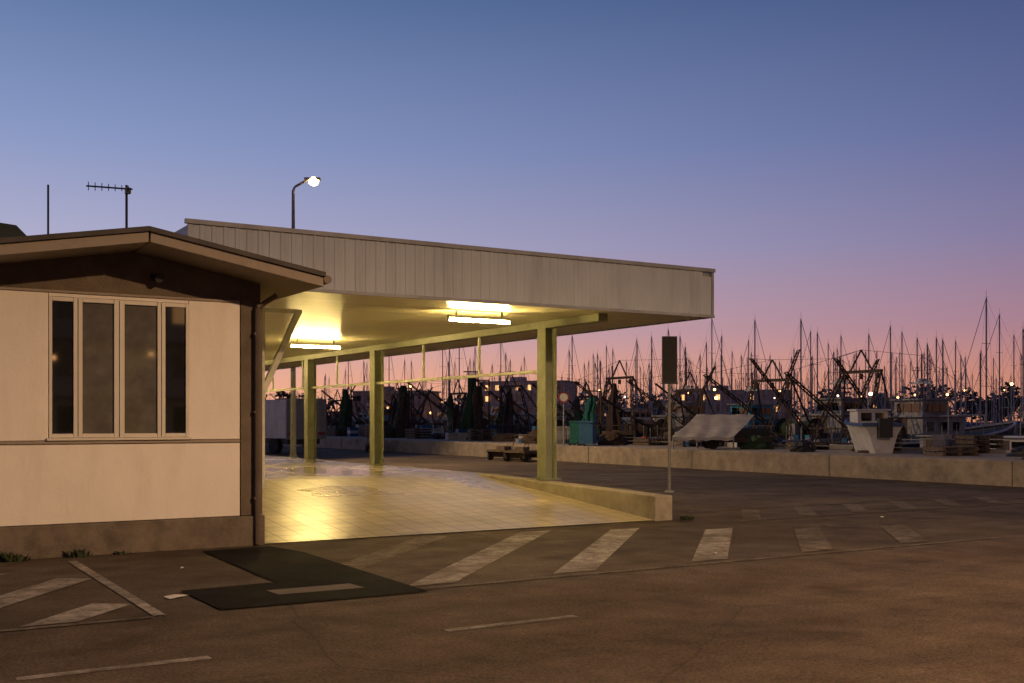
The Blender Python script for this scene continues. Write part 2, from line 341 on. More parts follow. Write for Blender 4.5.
hall=empty('market_hall_building')
b=B(); b.box(-9,3.95,15.2,46,0,3.9,'render'); b.make('walls',hall)
b=B(); b.box(-9.1,2.05,15.5,46,3.9,4.0,'greenroof'); b.prism_y([(-9.1,4.0),(2.05,4.0),(1.9,4.15),(-4,4.6),(-9.1,4.15)],15.5,46,'greenroof'); b.make('roof',hall)
b=B(); b.cyl((3.39,16,3.9),(3.39,16,4.93),.018,k='darkmetal'); b.cyl((2.85,16.0,4.86),(3.45,15.9,4.86),.012,k='darkmetal')
for i in range(7):
    u=2.88+i*.085; h=.10-.006*i; b.cyl((u,16-.02*i,4.86-h*.6),(u,16-.02*i,4.86+h*.6),.006,n=5,k='darkmetal')
b.box(3.36,3.43,15.9,15.98,4.80,4.88,'darkmetal'); b.make('tv_aerial')
b=B(); b.cyl((2.36,16,4.0),(2.36,16,4.82),.014,k='darkmetal'); b.cyl((2.36,16,4.0),(2.36,16,4.1),.03,k='darkmetal'); b.make('antenna_rod')

# ---------------------------------------------------------------- canopy
can=empty('loading_canopy')
U0,U1,V0,V1,ZB,ZT=4.0,13.5,15.1,46.0,3.5,4.36
b=B()
ST=.165; RD=.010
def ribs(a0,a1,f):
    a=a0; P=[]
    while a<a1: P+=[f(a,0),f(a+ST*.08,RD),f(a+ST*.40,RD),f(a+ST*.48,0)]; a+=ST
    P=P[:-2]; n=len(P); vs=[(x,y,ZB+.03) for x,y in P]+[(x,y,ZT-.05) for x,y in P]
    b.add(vs,[(i,i+1,n+i+1,n+i) for i in range(n-1)],'cladding')
ribs(U0,U1-.1,lambda a,d:(a,V0-d)); ribs(V0,V1-.1,lambda a,d:(U1+d,a))
b.box(U0,U1-.003,V0+.003,V1-.02,ZB+.031,ZT-.13,'cladding')
b.make('ribbed_fascia',can)
b=B()
b.box(U0-.03,U1+.04,V0-.04,V0+.03,ZT-.05,ZT+.012,'trim'); b.box(U1-.03,U1+.04,V0+.033,V1,ZT-.05,ZT+.012,'trim')
b.box(U0-.03,U1+.03,V0-.03,V0+.02,ZB-.02,ZB+.03,'trim'); b.box(U1-.02,U1+.03,V0+.023,V1,ZB-.02,ZB+.03,'trim')
b.box(U1-.03,U1+.022,V0-.018,V0+.03,ZB+.031,ZT-.051,'trim')
b.box(U0+.02,U1-.04,V0+.033,V1-.02,ZT-.12,ZT-.06,'trim')
b.make('cap_and_drip_trim',can)
b=B(); b.box(U0+.02,U1-.022,V0+.024,V1,ZB,ZB+.028,'soffit'); b.make('soffit',can)
b=B()
cols=[17.4,25.2,29.8,36.6,43.0]
b.box(11.30,11.50,15.6,45.5,3.36,3.495,'olive')
for v in cols:
    b.box(11.27,11.29,v-.14,v+.14,.5,3.357,'olive'); b.box(11.51,11.53,v-.14,v+.14,.5,3.357,'olive'); b.box(11.292,11.508,v-.012,v+.012,.5,3.357,'olive')
    b.box(11.20,11.60,v-.2,v+.2,.49,.515,'olive')
b.make('columns_and_edge_beam',can)
b=B()
b.box(11.37,11.43,17.55,45,2.52,2.58,'paleframe')
v=20.0
while v<45:
    if min(abs(v-c) for c in cols)>.5: b.box(11.38,11.42,v-.03,v+.03,2.583,3.357,'paleframe')
    v+=2.6
b.make('transom_rail',can)
b=B()
for v in (17.4,25.2,33.0,40.8):
    b.box(5.62,5.84,v-.1,v+.1,0.5,3.49,'paleframe')
    b.beam((5.80,v,2.0),(6.45,v,3.42),.09,.09,'paleframe')
    b.beam((5.80,v,3.42),(6.5,v,3.42),.07,.07,'paleframe')
b.make('inner_brackets',can)
for i,v in enumerate((16.4,24.1,31.9,39.7)):
    e=empty('fluorescent_light',(0,0,0)); e.parent=can
    u=9.35
    b=B(); b.box(u-.60,u+.60,v-.03,v+.03,ZB-.14,ZB-.10,'paleframe')
    for q in(-.45,.45): b.box(u+q-.01,u+q+.01,v-.01,v+.01,ZB-.10,ZB-.001,'metal')
    b.box(u-.62,u-.60,v-.03,v+.03,ZB-.20,ZB-.10,'paleframe'); b.box(u+.60,u+.62,v-.03,v+.03,ZB-.20,ZB-.10,'paleframe'); b.make('fixture_body',e)
    b=B(); b.cyl((u-.595,v,ZB-.175),(u+.595,v,ZB-.175),.022,n=8,k='tube')
    b.make('tubes',e)

pl=empty('paved_ramp')
b=B()
b.add([(4.59,13.72,0.016),(11.05,13.72,0.016),(11.05,19.5,.50),(4.59,19.5,.50)],[(0,1,2,3)],'paving')
b.add([(4.59,19.5,.50),(11.4,19.5,.50),(11.4,46,.50),(4.59,46,.50)],[(0,1,2,3)],'paving')
b.make('paved_surface',pl)
b=B()
b.add([(11.052,13.71,-.1),(11.41,13.71,-.1),(11.41,19.49,-.1),(11.052,19.49,-.1),(11.052,13.71,.40),(11.41,13.71,.40),(11.41,19.49,.52),(11.052,19.49,.52)],
      [(0,3,2,1),(4,5,6,7),(0,1,5,4),(1,2,6,5),(2,3,7,6),(3,0,4,7)],'kerb')
b.box(11.403,11.62,19.5,46,-.1,.497,'kerb'); 
b.make('parapet',pl,bevel=0.02)

# ---------------------------------------------------------------- street lamp
def street_lamp(u,v,h,rot,energy,col=(1,.66,.33),cone=165,tilt=0):
    b=B(); b.cyl((0,0,0),(0,0,h-.35),.11,.055,12,'metal')
    pts=[(0,0,h-.35),(.06,0,h-.22),(.5,0,h+.03)]
    b.path(pts,.045,8,'metal'); b.box(.42,.98,-.13,.13,h+.02,h+.10,'metal'); b.cyl((0,0,0),(0,0,.35),.16,.14,12,'metal')
    b.ball((.74,0,h-.02),.19,'lamp',14,8,.85)
    o=b.make('street_lamp',None,(u,v,0),rot)
    l=bpy.data.lights.new('lamp_light','SPOT'); l.energy=energy; l.color=col; l.shadow_soft_size=.15; l.spot_size=math.radians(cone); l.spot_blend=.35
    lo=bpy.data.objects.new('lamp_light',l); scene.collection.objects.link(lo); lo.parent=o; lo.location=(.74,0,h-.25); lo.rotation_euler=(0,-math.radians(tilt),0)
    return o
street_lamp(13.85,37.9,10.3,-.55,6000,cone=118,tilt=46)
street_lamp(10.0,-4.5,10.0,2.2,12500,(1,.62,.32))

b=B(); b.cyl((0,0,0),(0,0,2.6),.035,.035,10,'metal'); b.cyl((0,0,0),(0,0,.04),.12,.10,10,'metal')
b.box(-.17,.17,-.05,.0,2.45,3.5,'darkmetal'); b.box(-.15,.15,-.055,-.051,2.48,3.47,'black'); b.box(-.19,.19,-.06,.01,2.43,2.45,'darkmetal')
b.cyl((0,.03,2.4),(0,.03,3.45),.03,k='metal'); b.make('information_sign',None,(15.8,19.1,0),-.55)

# ---------------------------------------------------------------- boats
def hull(b,L,W,H,bowrise,kh,kd,stripe=None):
    ns=12; rows=[]
    for i in range(ns+1):
        s=i/ns; w=W/2*(0.86+0.14*math.sin(min(s*2,1)*math.pi/2))*(1-max(0,(s-.45)/.55)**2.4); z=H+bowrise*s**2.2; x=L*s
        fl=.72+.1*s
        xr=x-(0.10*L)*s**3*0.6
        rows.append([(xr,-w*fl*.6,-.4),(xr+ .02,-w*fl,.2),(x,-w,z),(x,w,z),(xr+.02,w*fl,.2),(xr,w*fl*.6,-.4)])
    vs=[p for r in rows for p in r]; fs=[];fd=[]
    for i in range(ns):
        a=i*6; c=a+6
        for j in (0,1,3,4): fs.append((a+j,c+j,c+j+1,a+j+1))
        fd.append((a+2,c+2,c+3,a+3))
    fs.append((0,1,4,5)); fs.append((1,2,3,4))
    b.add(vs,fs,kh)
    b.add([(p[0],p[1]*.96,p[2]-.12) for p in vs],fd,kd)
    for i in range(ns):
        for j in(2,3): b.beam(rows[i][j],rows[i+1][j],.09,.09,stripe or 'white')
    b.beam(rows[0][2],rows[0][3],.09,.12,stripe or 'white')

def drape(b,top,z0,r0,r1,k,n=14,m=8,seed=0,bulge=0):
    rnd=random.Random(seed); ph=[rnd.uniform(0,6) for _ in range(4)]
    vs=[];fs=[]
    for j in range(m+1):
        t=j/m; z=top[2]+(z0-top[2])*t; r=r0+(r1-r0)*t**.7+bulge*math.sin(t*8+ph[3])*t*(1-t)
        for i in range(n):
            a=2*math.pi*i/n; rr=r*(1+.30*math.sin(3*a+ph[0]+t*1.5)+.20*math.sin(5*a+ph[1]-t)+rnd.uniform(-.14,.14))
            vs.append((top[0]+rr*math.cos(a)+.15*math.sin(t*3+ph[2]),top[1]+rr*math.sin(a)+.1*math.sin(t*4+ph[0]),z+(rnd.uniform(-.1,.1) if 0<j<m else 0)))
    for j in range(m):
        for i in range(n): fs.append((j*n+i,j*n+(i+1)%n,(j+1)*n+(i+1)%n,(j+1)*n+i))
    b.add(vs,fs,k)

def trawler(seed,kh,kc,kn,gh=4.2,lean=1.0,drapes=1,gk='rust'):
    rnd=random.Random(seed); b=B(); L=rnd.uniform(12,14); W=4.2; H=2.15
    hull(b,L,W,H,1.0,kh,'wood',rnd.choice(['white','cyan','white']))
    z=H-.1
    x0=L*.36; b.box(x0,x0+2.8,-1.3,1.3,z,z+1.3,kc); b.box(x0-.2,x0+3.1,-1.45,1.45,z+1.303,z+1.39,'dull')
    b.box(x0+.5,x0+2.2,-.85,.85,z+1.393,z+2.1,kc); b.box(x0+.3,x0+2.5,-1.0,1.0,z+2.103,z+2.18,'dull')
    for y in(-.7,-.22,.26): b.box(x0+.47,x0+.497,y,y+.4,z+1.55,z+1.95,'glass'); b.box(x0+2.203,x0+2.23,y,y+.4,z+1.55,z+1.95,'glass')
    for x in(.65,1.15,1.65): b.box(x0+x,x0+x+.4,-.88,-.853,z+1.55,z+1.95,'glass')
    for x in(.3,1.2,2.0): b.box(x0+x,x0+x+.4,-1.33,-1.303,z+.65,z+1.08,'glass')
    b.box(x0-.03,x0-.003,-.4,.3,z+.05,z+1.25,'wood')
    mx=x0+1.4; mt=z+rnd.uniform(3.8,5.2)
    b.cyl((mx,0,z+2.18),(mx,0,mt),.05,.03,8,gk); b.box(mx-.08,mx+.08,-.6,.6,z+2.9,z+3.0,'white'); b.cyl((mx,0,z+3.0),(mx,0,z+3.15),.22,.22,10,'white')
    for y in(-.6,.6): b.cyl((mx,0,mt-.8),(mx,y,mt-.8),.015,n=5,k=gk); b.cyl((mx,y,mt-.8),(mx,y,mt-.2),.01,n=4,k='black')
    if seed%3==0: b.ball((x0+.2,-.9,z+1.5),.07,'dotlamp2',8,5)
    tx=.6+lean*.9
    for y in(-1.7,1.7):
        b.lattice((.6,y,z),(tx,y*.66,z+gh-1.0),.30,gk,.06); b.beam((2.6,y,z),(tx+.1,y*.66,z+gh-1.0),.075,.075,gk)
    b.beam((tx,-1.25,z+gh-1.0),(tx,1.25,z+gh-1.0),.14,.14,gk)
    for y in(-1.0,0,1.0): b.cyl((tx,y,z+gh-1.1),(tx,y,z+gh-1.35),.09,.09,8,gk)
    top=(tx,0,z+gh)
    b.beam((top[0],-.7,z+gh-1.0),top,.06,.06,gk); b.beam((top[0],.7,z+gh-1.0),top,.06,.06,gk)
    for y in(-1.2,1.2):
        e=(-1.0-rnd.uniform(0,1.0),y*1.3,z+rnd.uniform(2.2,4.2)); b.lattice((2.8,y*.8,z+.4),e,.28,gk,.055); b.cyl(e,top,.012,n=4,k='black')
        b.cyl(e,(e[0],e[1],z+.4),.01,n=4,k='black')
    if seed%2: b.lattice((.4,-.5,z+.3),(3.6,rnd.uniform(-.6,.6),z+rnd.uniform(3.8,4.8)),.3,rnd.choice([gk,'ygear']),.05)
    b.cyl(top,(mx,0,mt-.1),.011,n=4,k='black'); b.cyl((mx,0,mt-.1),(L-.2,0,H+1.0),.011,n=4,k='black')
    b.cyl((mx,0,mt-.1),(mx-.6,-1.9,z),.01,n=4,k='black'); b.cyl((mx,0,mt-.1),(mx-.6,1.9,z),.01,n=4,k='black')
    b.cyl((3.2,-1,z+.6),(3.2,1,z+.6),.42,.42,14,kn); b.cyl((3.2,-1.05,z+.6),(3.2,-1,z+.6),.58,.58,14,gk); b.cyl((3.2,1,z+.6),(3.2,1.05,z+.6),.58,.58,14,gk)
    b.box(3.0,3.4,-1.2,-1.06,z,z+.6,gk); b.box(3.0,3.4,1.06,1.2,z,z+.6,gk)
    if drapes>0: drape(b,(.6+lean*.7,.4,z+gh-1.3),z+.15,.10,.42,kn,seed=seed)
    if drapes>1: drape(b,(.6+lean*.5,-.8,z+gh-1.8),z+.1,.08,.34,rnd.choice(['net','net2']),seed=seed+9)
    for y in(-1.5,-.9,-.3,.3,.8): b.beam((-.1,y,z+.1),(-.3,y,z+.8),.04,.04,gk)
    b.beam((-.1,-1.7,z+.15),(-.1,.9,z+.15),.06,.06,gk); b.beam((-.3,-1.7,z+.8),(-.3,.9,z+.8),.06,.06,gk)
    for _ in range(10):
        x=rnd.uniform(.5,3.6); y=rnd.uniform(-1.5,1.1); hh=rnd.choice([.35,.6,.9]); b.box(x,x+.6,y,y+.4,z,z+hh,rnd.choice(['dull','bin','tarp','cyan','wood','white','rust']))
    for _ in range(6): b.ball((rnd.uniform(-.1,L*.4),rnd.choice([-1.95,1.95,-1,0]),z+.1),.17,rnd.choice(['orange','white','white']),8,6)
    for i in range(12):
        x=.2+i*L*.077; w=W/2*(1-max(0,(x/L-.45)/.55)**2.4)*.93; zz=H+1.0*(x/L)**2.2
        for s in(-1,1): b.cyl((x,s*w,zz),(x,s*w,zz+.7),.018,n=5,k='dull')
    for i in range(4):
        b.cyl((1.5+i*2.5,-W/2-.12,1.1),(1.5+i*2.5,-W/2+.02,1.1),.34,.34,12,'rubber')
    for y in(-1.2,0,1.2): b.cyl((-.12,y,1.5),(0,y,1.5),.32,.32,12,'rubber')
    return b.mesh('fishing_trawler')
TR=[trawler(1,'navy','white','net',3.9,1.2,2),trawler(2,'black','dull','net2',4.3,-.6,1),trawler(3,'dull','cyan','net3',3.9,1.0,0),trawler(4,'dull','dull','net2',4.5,.4,1),trawler(5,'navy','dull','net',4.0,.8,0),trawler(6,'white','white','net',3.8,1.4,1,'ygear'),trawler(7,'black','dull','net2',4.4,1.6,0)]
def place(me,name,loc,rot,sc=1):
    o=bpy.data.objects.new(name,me); scene.collection.objects.link(o); o.location=loc; o.rotation_euler=(0,0,rot); o.scale=(sc,)*3 if not isinstance(sc,tuple) else sc; return o
order=[6,4,2,3,0,1,5,0,6,3,1,2,0,4,3,6,5,0,2,1]
v=30.0
for i,k in enumerate(order):
    place(TR[k],'fishing_trawler',(32.6+random.uniform(-.4,1.2),v,-1.15),random.uniform(-.12,.12),random.uniform(.80,.92)); v+=random.uniform(4.2,5.0)
def motorboat(seed):
    rnd=random.Random(seed); b=B(); L=rnd.uniform(6,8); W=2.5; H=1.15; kh=rnd.choice(['white','dull','cyan','navy'])
    kc=rnd.choice(['white','dull','dull'])
    hull(b,L,W,H,.5,kh,'dull',rnd.choice(['navy','dull','bin'])); x0=L*.38; z=H-.1
    b.prism_y([(x0,z),(x0,z+1.5),(x0+1.5,z+1.5),(x0+2.0,z+.6),(x0+2.6,z)],-.85,.85,kc); b.box(x0-.15,x0+1.7,-.95,.95,z+1.503,z+1.57,kc)
    for s in(-1,1):
        b.box(x0+.2,x0+.75,s*.86-.01,s*.86+.01,z+.8,z+1.35,'glass'); b.box(x0+.85,x0+1.35,s*.86-.01,s*.86+.01,z+.8,z+1.35,'glass')
    b.box(x0-.02,x0-.003,-.7,-.1,z+.8,z+1.35,'glass'); b.box(x0-.02,x0-.003,.0,.55,z+.1,z+1.4,'wood')
    b.cyl((x0+.8,0,z+1.57),(x0+.8,0,z+2.9),.03,.02,6,'metal'); b.cyl((x0+.8,-.4,z+2.4),(x0+.8,.4,z+2.4),.015,n=5,k='metal')
    b.path([(.2,-.9,z),(.2,-.9,z+1.4),(.2,.9,z+1.4),(.2,.9,z)],.03,6,'metal')
    b.box(-.35,0.0,-.25,.25,.3,1.35,'black'); drape(b,(1.2,.2,z+.6),z,.2,.6,rnd.choice(['net2','net3','net']),seed=seed)
    for _ in range(3): b.ball((rnd.uniform(.5,4),-W/2-.05,H-.15),.15,rnd.choice(['white','orange','navy']),8,6,1.4)
    return b.mesh('motor_boat')
MB=[motorboat(s) for s in(31,32,33,34,35)]
v=8.0
while v<27:
    place(random.choice(MB),'motor_boat',(32.0+random.uniform(-.2,.6),v,-1.15),random.uniform(-.1,.1),random.uniform(.75,.95)); v+=random.uniform(2.6,3.4)
for k in range(26):
    place(random.choice(MB),'motor_boat',(52+random.uniform(-.5,.5),14+k*3.9,-1.0),math.pi+random.uniform(-.1,.1),random.uniform(.9,1.2))

def yacht(seed):
    rnd=random.Random(seed); b=B(); L=rnd.uniform(9,13); W=L*.3; H=1.1
    hull(b,L,W,H,.5,rnd.choice(['white','white','navy']),'white')
    b.prism_y([(L*.3,H-.12),(L*.3+.1,H+.5),(L*.62,H+.42),(L*.74,H-.0)],-W*.27,W*.27,'white')
    for s in(-1,1): b.box(L*.36,L*.6,s*W*.272-.01,s*W*.272+.01,H+.12,H+.32,'glass')
    mh=L*rnd.uniform(1.0,1.25); mx=L*.56
    b.cyl((mx,0,H+.3),(mx,0,H+mh),.09,.065,8,'mast')
    b.cyl((mx,0,H+1.3),(L*.12,0,H+1.35),.07,.07,8,'mast'); b.cyl((mx-.2,0,H+1.5),(L*.16,0,H+1.5),.19,.12,8,'sailcover')
    for t,w in((.42,.8),(.7,.6)):
        z=H+mh*t; b.cyl((mx,-w,z),(mx,w,z),.022,n=5,k='mast')
    for s in(-1,1):
        b.path([(mx,0,H+mh),(mx,s*.6,H+mh*.7),(mx,s*.8,H+mh*.42),(mx-.1,s*W*.46,H)],.008,4,'metal')
    b.cyl((mx,0,H+mh),(L-.2,0,H+.5),.03,.03,5,rnd.choice(['sailcover','white','metal'])); b.cyl((mx,0,H+mh),(.1,0,H+.1),.008,n=4,k='metal')
    b.cyl((mx,0,H+mh),(mx,0,H+mh+.7),.012,n=4,k='metal'); b.cyl((mx-.3,0,H+mh+.1),(mx+.2,0,H+mh+.1),.012,n=4,k='metal')
    b.path([(.2,-W*.35,H+.1),(.2,-W*.35,H+.8),(.2,W*.35,H+.8),(.2,W*.35,H+.1)],.02,5,'metal')
    return b.mesh('sailing_yacht')
YT=[yacht(s) for s in range(11,19)]
PV=list(range(26,190,15))
b=B()
for pv in PV: b.box(60,165,pv-1,pv+1,-.9,-.6,'wood')
b.make('marina_pontoon')
for pv in PV:
    for side in(-1,1):
        u=66+random.uniform(0,3)
        while u<164:
            if random.random()<.80:
                dd=math.hypot(u,pv)
                place(random.choice(YT),'sailing_yacht',(u,pv+side*1.6,-1.25),side*math.pi/2+random.uniform(-.03,.03),random.choice([random.uniform(.5,.8),random.uniform(.7,.98)])*min(1.12,.72+dd/450))
            u+=random.uniform(3.6,4.6)

# ---------------------------------------------------------------- quay clutter
QZ=.585
def trolley(u,v,rot,z=0):
    b=B(); b.box(-.8,.8,-.45,.45,.36,.44,'wood'); b.beam((-.8,-.42,.33),(.8,-.42,.33),.05,.06,'rust'); b.beam((-.8,.42,.33),(.8,.42,.33),.05,.06,'rust')
    for x in(-.6,.6):
        for y in(-.4,.4): b.cyl((x,y-.05,.16),(x,y+.05,.16),.16,.16,12,'rubber')
        b.cyl((x,-.4,.16),(x,.4,.16),.025,k='rust'); b.box(x-.03,x+.03,-.3,.3,.16,.35,'rust')
    b.path([(.8,-.3,.44),(1.0,-.3,1.0),(1.0,.3,1.0),(.8,.3,.44)],.02,6,'rust')
    b.box(-.6,-.1,-.3,.1,.443,.58,'wood'); b.make('hand_trolley',None,(u,v,z),rot)
trolley(23.2,38.4,.4); trolley(22.9,36.6,.5); trolley(23.4,52,1.2)
def crates(u,v,n,z=QZ):
    b=B(); rnd=random.Random(int(u*v*10))
    for i in range(n):
        x=(i%3)*.66+rnd.uniform(-.03,.03); y=(i//3%2)*.46; zz=0
        for j in range(rnd.randint(1,4)):
            k=rnd.choice(['white','dull','bin','tarp'])
            b.box(x,x+.6,y,y+.4,zz,zz+.02,k)
            for q in((x,x+.6,y,y+.02),(x,x+.6,y+.38,y+.4),(x,x+.02,y+.021,y+.379),(x+.58,x+.6,y+.021,y+.379)): b.box(*q,zz+.021,zz+.19,k)
            zz+=.195
    b.make('fish_crate_stack',None,(u,v,z),rnd.uniform(-.3,.3))
def netpile(u,v,r,h,k,z=QZ):
    b=B(); rnd=random.Random(int(u*v)); n=18;m=7; vs=[];fs=[]
    for j in range(m+1):
        t=j/m
        for i in range(n):
            a=2*math.pi*i/n; rr=r*math.cos(t*math.pi/2)**.6*(1+rnd.uniform(-.18,.18)+.15*math.sin(2*a+r)); vs.append((rr*math.cos(a),rr*math.sin(a),h*math.sin(t*math.pi/2)*(1+rnd.uniform(-.1,.1)) if j else -.02))
    for j in range(m):
        for i in range(n): fs.append((j*n+i,j*n+(i+1)%n,(j+1)*n+(i+1)%n,(j+1)*n+i))
    b.add(vs,fs,k)
    for _ in range(6):
        a=rnd.uniform(0,6.28); b.ball((r*.7*math.cos(a),r*.7*math.sin(a),h*.55),.07,'orange',8,5)
    b.make('fishing_net_pile',None,(u,v,z))
rq=random.Random(5)
v=14.0
while v<92:
    u=rq.uniform(26.5,30); c=rq.random()
    if c<.35: netpile(u,v,rq.uniform(.4,.9),rq.uniform(.25,.6),rq.choice(['net','net2','net2','net3','black']))
    elif c<.7: crates(u,v,rq.randint(2,6))
    else:
        b=B()
        for j in range(rq.randint(2,5)):
            for s in range(5): b.box(0,1.2,s*.2,s*.2+.12,j*.15+.1,j*.15+.12,'wood')
            for s in(0,.55,1.1): b.box(s,s+.1,0,.92,j*.15,j*.15+.098,'wood')
        b.make('pallet_stack',None,(u,v,QZ),rq.uniform(-.5,.5))
    v+=rq.uniform(.9,2.0)
for (u,v,h,r,k) in((29.2,61,3.2,.40,'net'),(28.9,60.0,2.7,.34,'net2'),(29.0,52,3.4,.36,'net'),(29.1,51.0,2.9,.30,'net2'),(29.4,41.2,2.1,.34,'net3'),(29.2,70,3.2,.42,'net')):
    b=B(); b.cyl((.5,.1,0),(.5,.1,h+.35),.05,.04,8,'rust'); b.beam((.5,.1,h+.3),(-.3,0,h+.3),.06,.06,'rust'); b.cyl((0,0,h+.28),(0,0,h),.015,n=5,k='black')
    drape(b,(0,0,h),.02,.14,r,k,20,14,int(u*v),bulge=.25); b.make('hoisted_fishing_net',None,(u,v,QZ),-.5)
for v in range(12,100,7):
    b=B(); b.cyl((0,0,0),(0,0,.35),.16,.12,12,'rust'); b.cyl((0,0,.35),(0,0,.45),.2,.2,12,'rust'); b.make('mooring_bollard',None,(30.3,v+.4,QZ))
b=B(); n=18;m=12; vs=[];fs=[]
def tp(s,t):
    x=(-1.75+2.2*s)*(1-t)+(-.55+2.15*s)*t; y=-1.0+2.0*t
    z=.46+.80*t**.9-.03*math.sin(s*math.pi*3)**2*(1-t)-.07*math.sin(t*math.pi)+.012*math.sin(s*19+t*6)
    return (x,y,z)
for j in range(m+1):
    for i in range(n+1): vs.append(tp(i/n,j/m))
for j in range(m):
    for i in range(n): a=j*(n+1)+i; fs.append((a,a+1,a+n+2,a+n+1))
b.add(vs,fs,'tarp')
vs=[];fs=[]
for i in range(n+1):
    p=tp(i/n,0); vs+=[p,(p[0]+.02*math.sin(i*2.3),p[1]-.04,p[2]-.10-.03*math.sin(i*1.1)**2)]
for i in range(n): fs.append((2*i,2*i+2,2*i+3,2*i+1))
b.add(vs,fs,'tarp')
for x,y,z in((.43,-.98,.46),(1.58,.98,1.22),(-1.7,-.98,.44),(-.53,.98,1.22)): b.cyl((x,y,0),(x,y,z-.02),.03,k='metal')
b.cyl((-.55,1,1.20),(1.6,1,1.20),.025,k='metal')
b.box(-.6,1.9,-.5,.7,.25,.42,'rust'); b.box(.7,1.9,-.2,.6,.423,.75,'black'); b.box(-.2,.5,.0,.6,.423,.68,'wood')
for x in(-.2,1.3):
    for y in(-.52,.66): b.cyl((x,y,.22),(x,y+.1,.22),.22,.22,12,'rubber')
b.make('tarpaulin_covered_trailer',None,(27.0,30.0,QZ),-.55)
b=B(); hull(b,3.6,1.4,.5,.22,'white','white','navy'); b.box(1.3,2.4,-.48,.48,.4,.95,'white'); b.box(1.2,2.5,-.55,.55,.953,1.0,'white')
for y in(-.4,.05): b.box(1.27,1.297,y,y+.33,.62,.88,'glass')
for x in(1.42,1.9): b.box(x,x+.36,-.51,-.483,.62,.88,'glass')
b.box(.6,.9,-.6,.6,-.45,-.32,'wood'); b.box(2.5,2.8,-.4,.4,-.45,-.32,'wood'); b.cyl((1.9,0,1.0),(1.9,0,1.8),.02,k='metal'); b.box(-.3,0.02,-.2,.2,.1,.7,'black')
b.make('small_cabin_boat',None,(27.6,23.0,QZ+.40),.95)
for (u,v,k) in((26.0,36.6,'bin'),(26.1,37.4,'net3')):
    b=B(); b.prism_z([(-.24,-.28),(.24,-.28),(.28,.3),(-.28,.3)],.08,.95,k); b.box(-.3,.3,-.33,.34,.953,1.02,k)
    for x in(-.26,.2): b.cyl((x,.3,.1),(x+.06,.3,.1),.1,.1,10,'rubber')
    b.path([(-.25,.36,.95),(.25,.36,.95)],.02,6,k); b.make('wheelie_bin',None,(u,v,QZ),.6)
b=B(); b.cyl((0,0,0),(0,0,2.2),.03,k='metal'); b.cyl((0,-.03,2.0),(0,-.05,2.0),.24,.24,20,'redp'); b.cyl((0,-.052,2.0),(0,-.056,2.0),.17,.17,20,'white'); b.make('traffic_sign',None,(25.6,37.8,QZ),-.5)
b=B(); b.box(0,2.4,0,5.2,.75,2.65,'white'); b.box(-.03,2.43,-.03,.03,.7,2.7,'metal'); b.box(.15,2.25,5.25,6.9,.5,2.1,'white'); b.box(.25,2.15,6.905,6.93,1.3,1.95,'glass')
b.box(.13,.147,5.6,6.5,1.3,1.9,'glass'); b.box(.2,2.2,.2,6.8,.45,.745,'darkmetal')
for y in(1.1,5.9):
    for x in(.02,2.1): b.cyl((x,y,.4),(x+.28,y,.4),.4,.4,16,'rubber'); 
b.box(.1,.5,-.06,-.032,.9,1.05,'redp'); b.box(1.9,2.3,-.06,-.032,.9,1.05,'redp')
b.make('box_truck',None,(18.3,51,0),.3)

# ---------------------------------------------------------------- far shore
b=B(); b.prism_z([(-300,330),(150,250),(260,60),(330,-300),(1500,-300),(1500,2200),(-300,2200)],-2.5,-.2,'soil'); b.make('far_shore_terrain')
b=B(); rt=random.Random(3)
def tree(b,x,y,h,r):
    b.cyl((x,y,-.3),(x,y,h*.55),.35,.2,6,'trunk')
    nc=rt.randint(5,9)
    for _ in range(nc):
        a=rt.uniform(0,6.28); q=r*rt.uniform(.2,.75); c=Vector((x+q*math.cos(a),y+q*math.sin(a),h*rt.uniform(.4,.92)))
        b.cyl((x,y,h*.4),tuple(c),.12,.05,4,'trunk')
        cr=r*rt.uniform(.3,.5)
        for _ in range(34):
            d=Vector((rt.gauss(0,1),rt.gauss(0,1),rt.gauss(0,.7))); d=d.normalized()*cr*rt.uniform(.5,1.15); p=c+d; s=rt.uniform(.3,.8)
            e=Vector((rt.gauss(0,1),rt.gauss(0,1),rt.gauss(0,1))).normalized(); f=e.orthogonal().normalized()
            b.add([p-e*s,p+f*s*.8,p+e*s,p-f*s*.8],[(0,1,2,3)],'leaf')
SH=[(-60,300),(150,258),(262,66),(330,-260)]
for i in range(230):
    s=rt.random(); seg=min(2,int(s*3)); t=s*3-seg; x=SH[seg][0]*(1-t)+SH[seg+1][0]*t; y=SH[seg][1]*(1-t)+SH[seg+1][1]*t
    tree(b,x+rt.uniform(4,40),y+rt.uniform(4,40),rt.uniform(5,10.5),rt.uniform(3,6))
b.make('distant_trees')
def building(x,y,w,d,h,rot,k,p=.3):
    b=B(); b.box(0,w,0,d,-.3,h,k); b.box(-.4,w+.4,-.4,d+.4,h,h+.35,'render'); b.box(w*.3,w*.45,d*.3,d*.6,h+.35,h+1.6,k)
    fl=int(h//3)
    for f in range(fl):
        z=f*3+1
        i=0
        while 1.2+i*3<w-1.5:
            b.box(1.2+i*3,2.5+i*3,-.06,-.003,z,z+1.4,'win' if rt.random()<p else 'glass'); i+=1
        if f: b.box(.5,w-.5,-1.1,-.07,z-1.1,z-.98,k); b.box(.5,w-.5,-1.1,-1.05,z-.977,z-.1,k)
        j=0
        while 1.2+j*3<d-1.5:
            b.box(-.06,-.003,1.2+j*3,2.5+j*3,z,z+1.4,'win' if rt.random()<p else 'glass'); j+=1
    b.make('apartment_building',None,(x,y,0),rot)
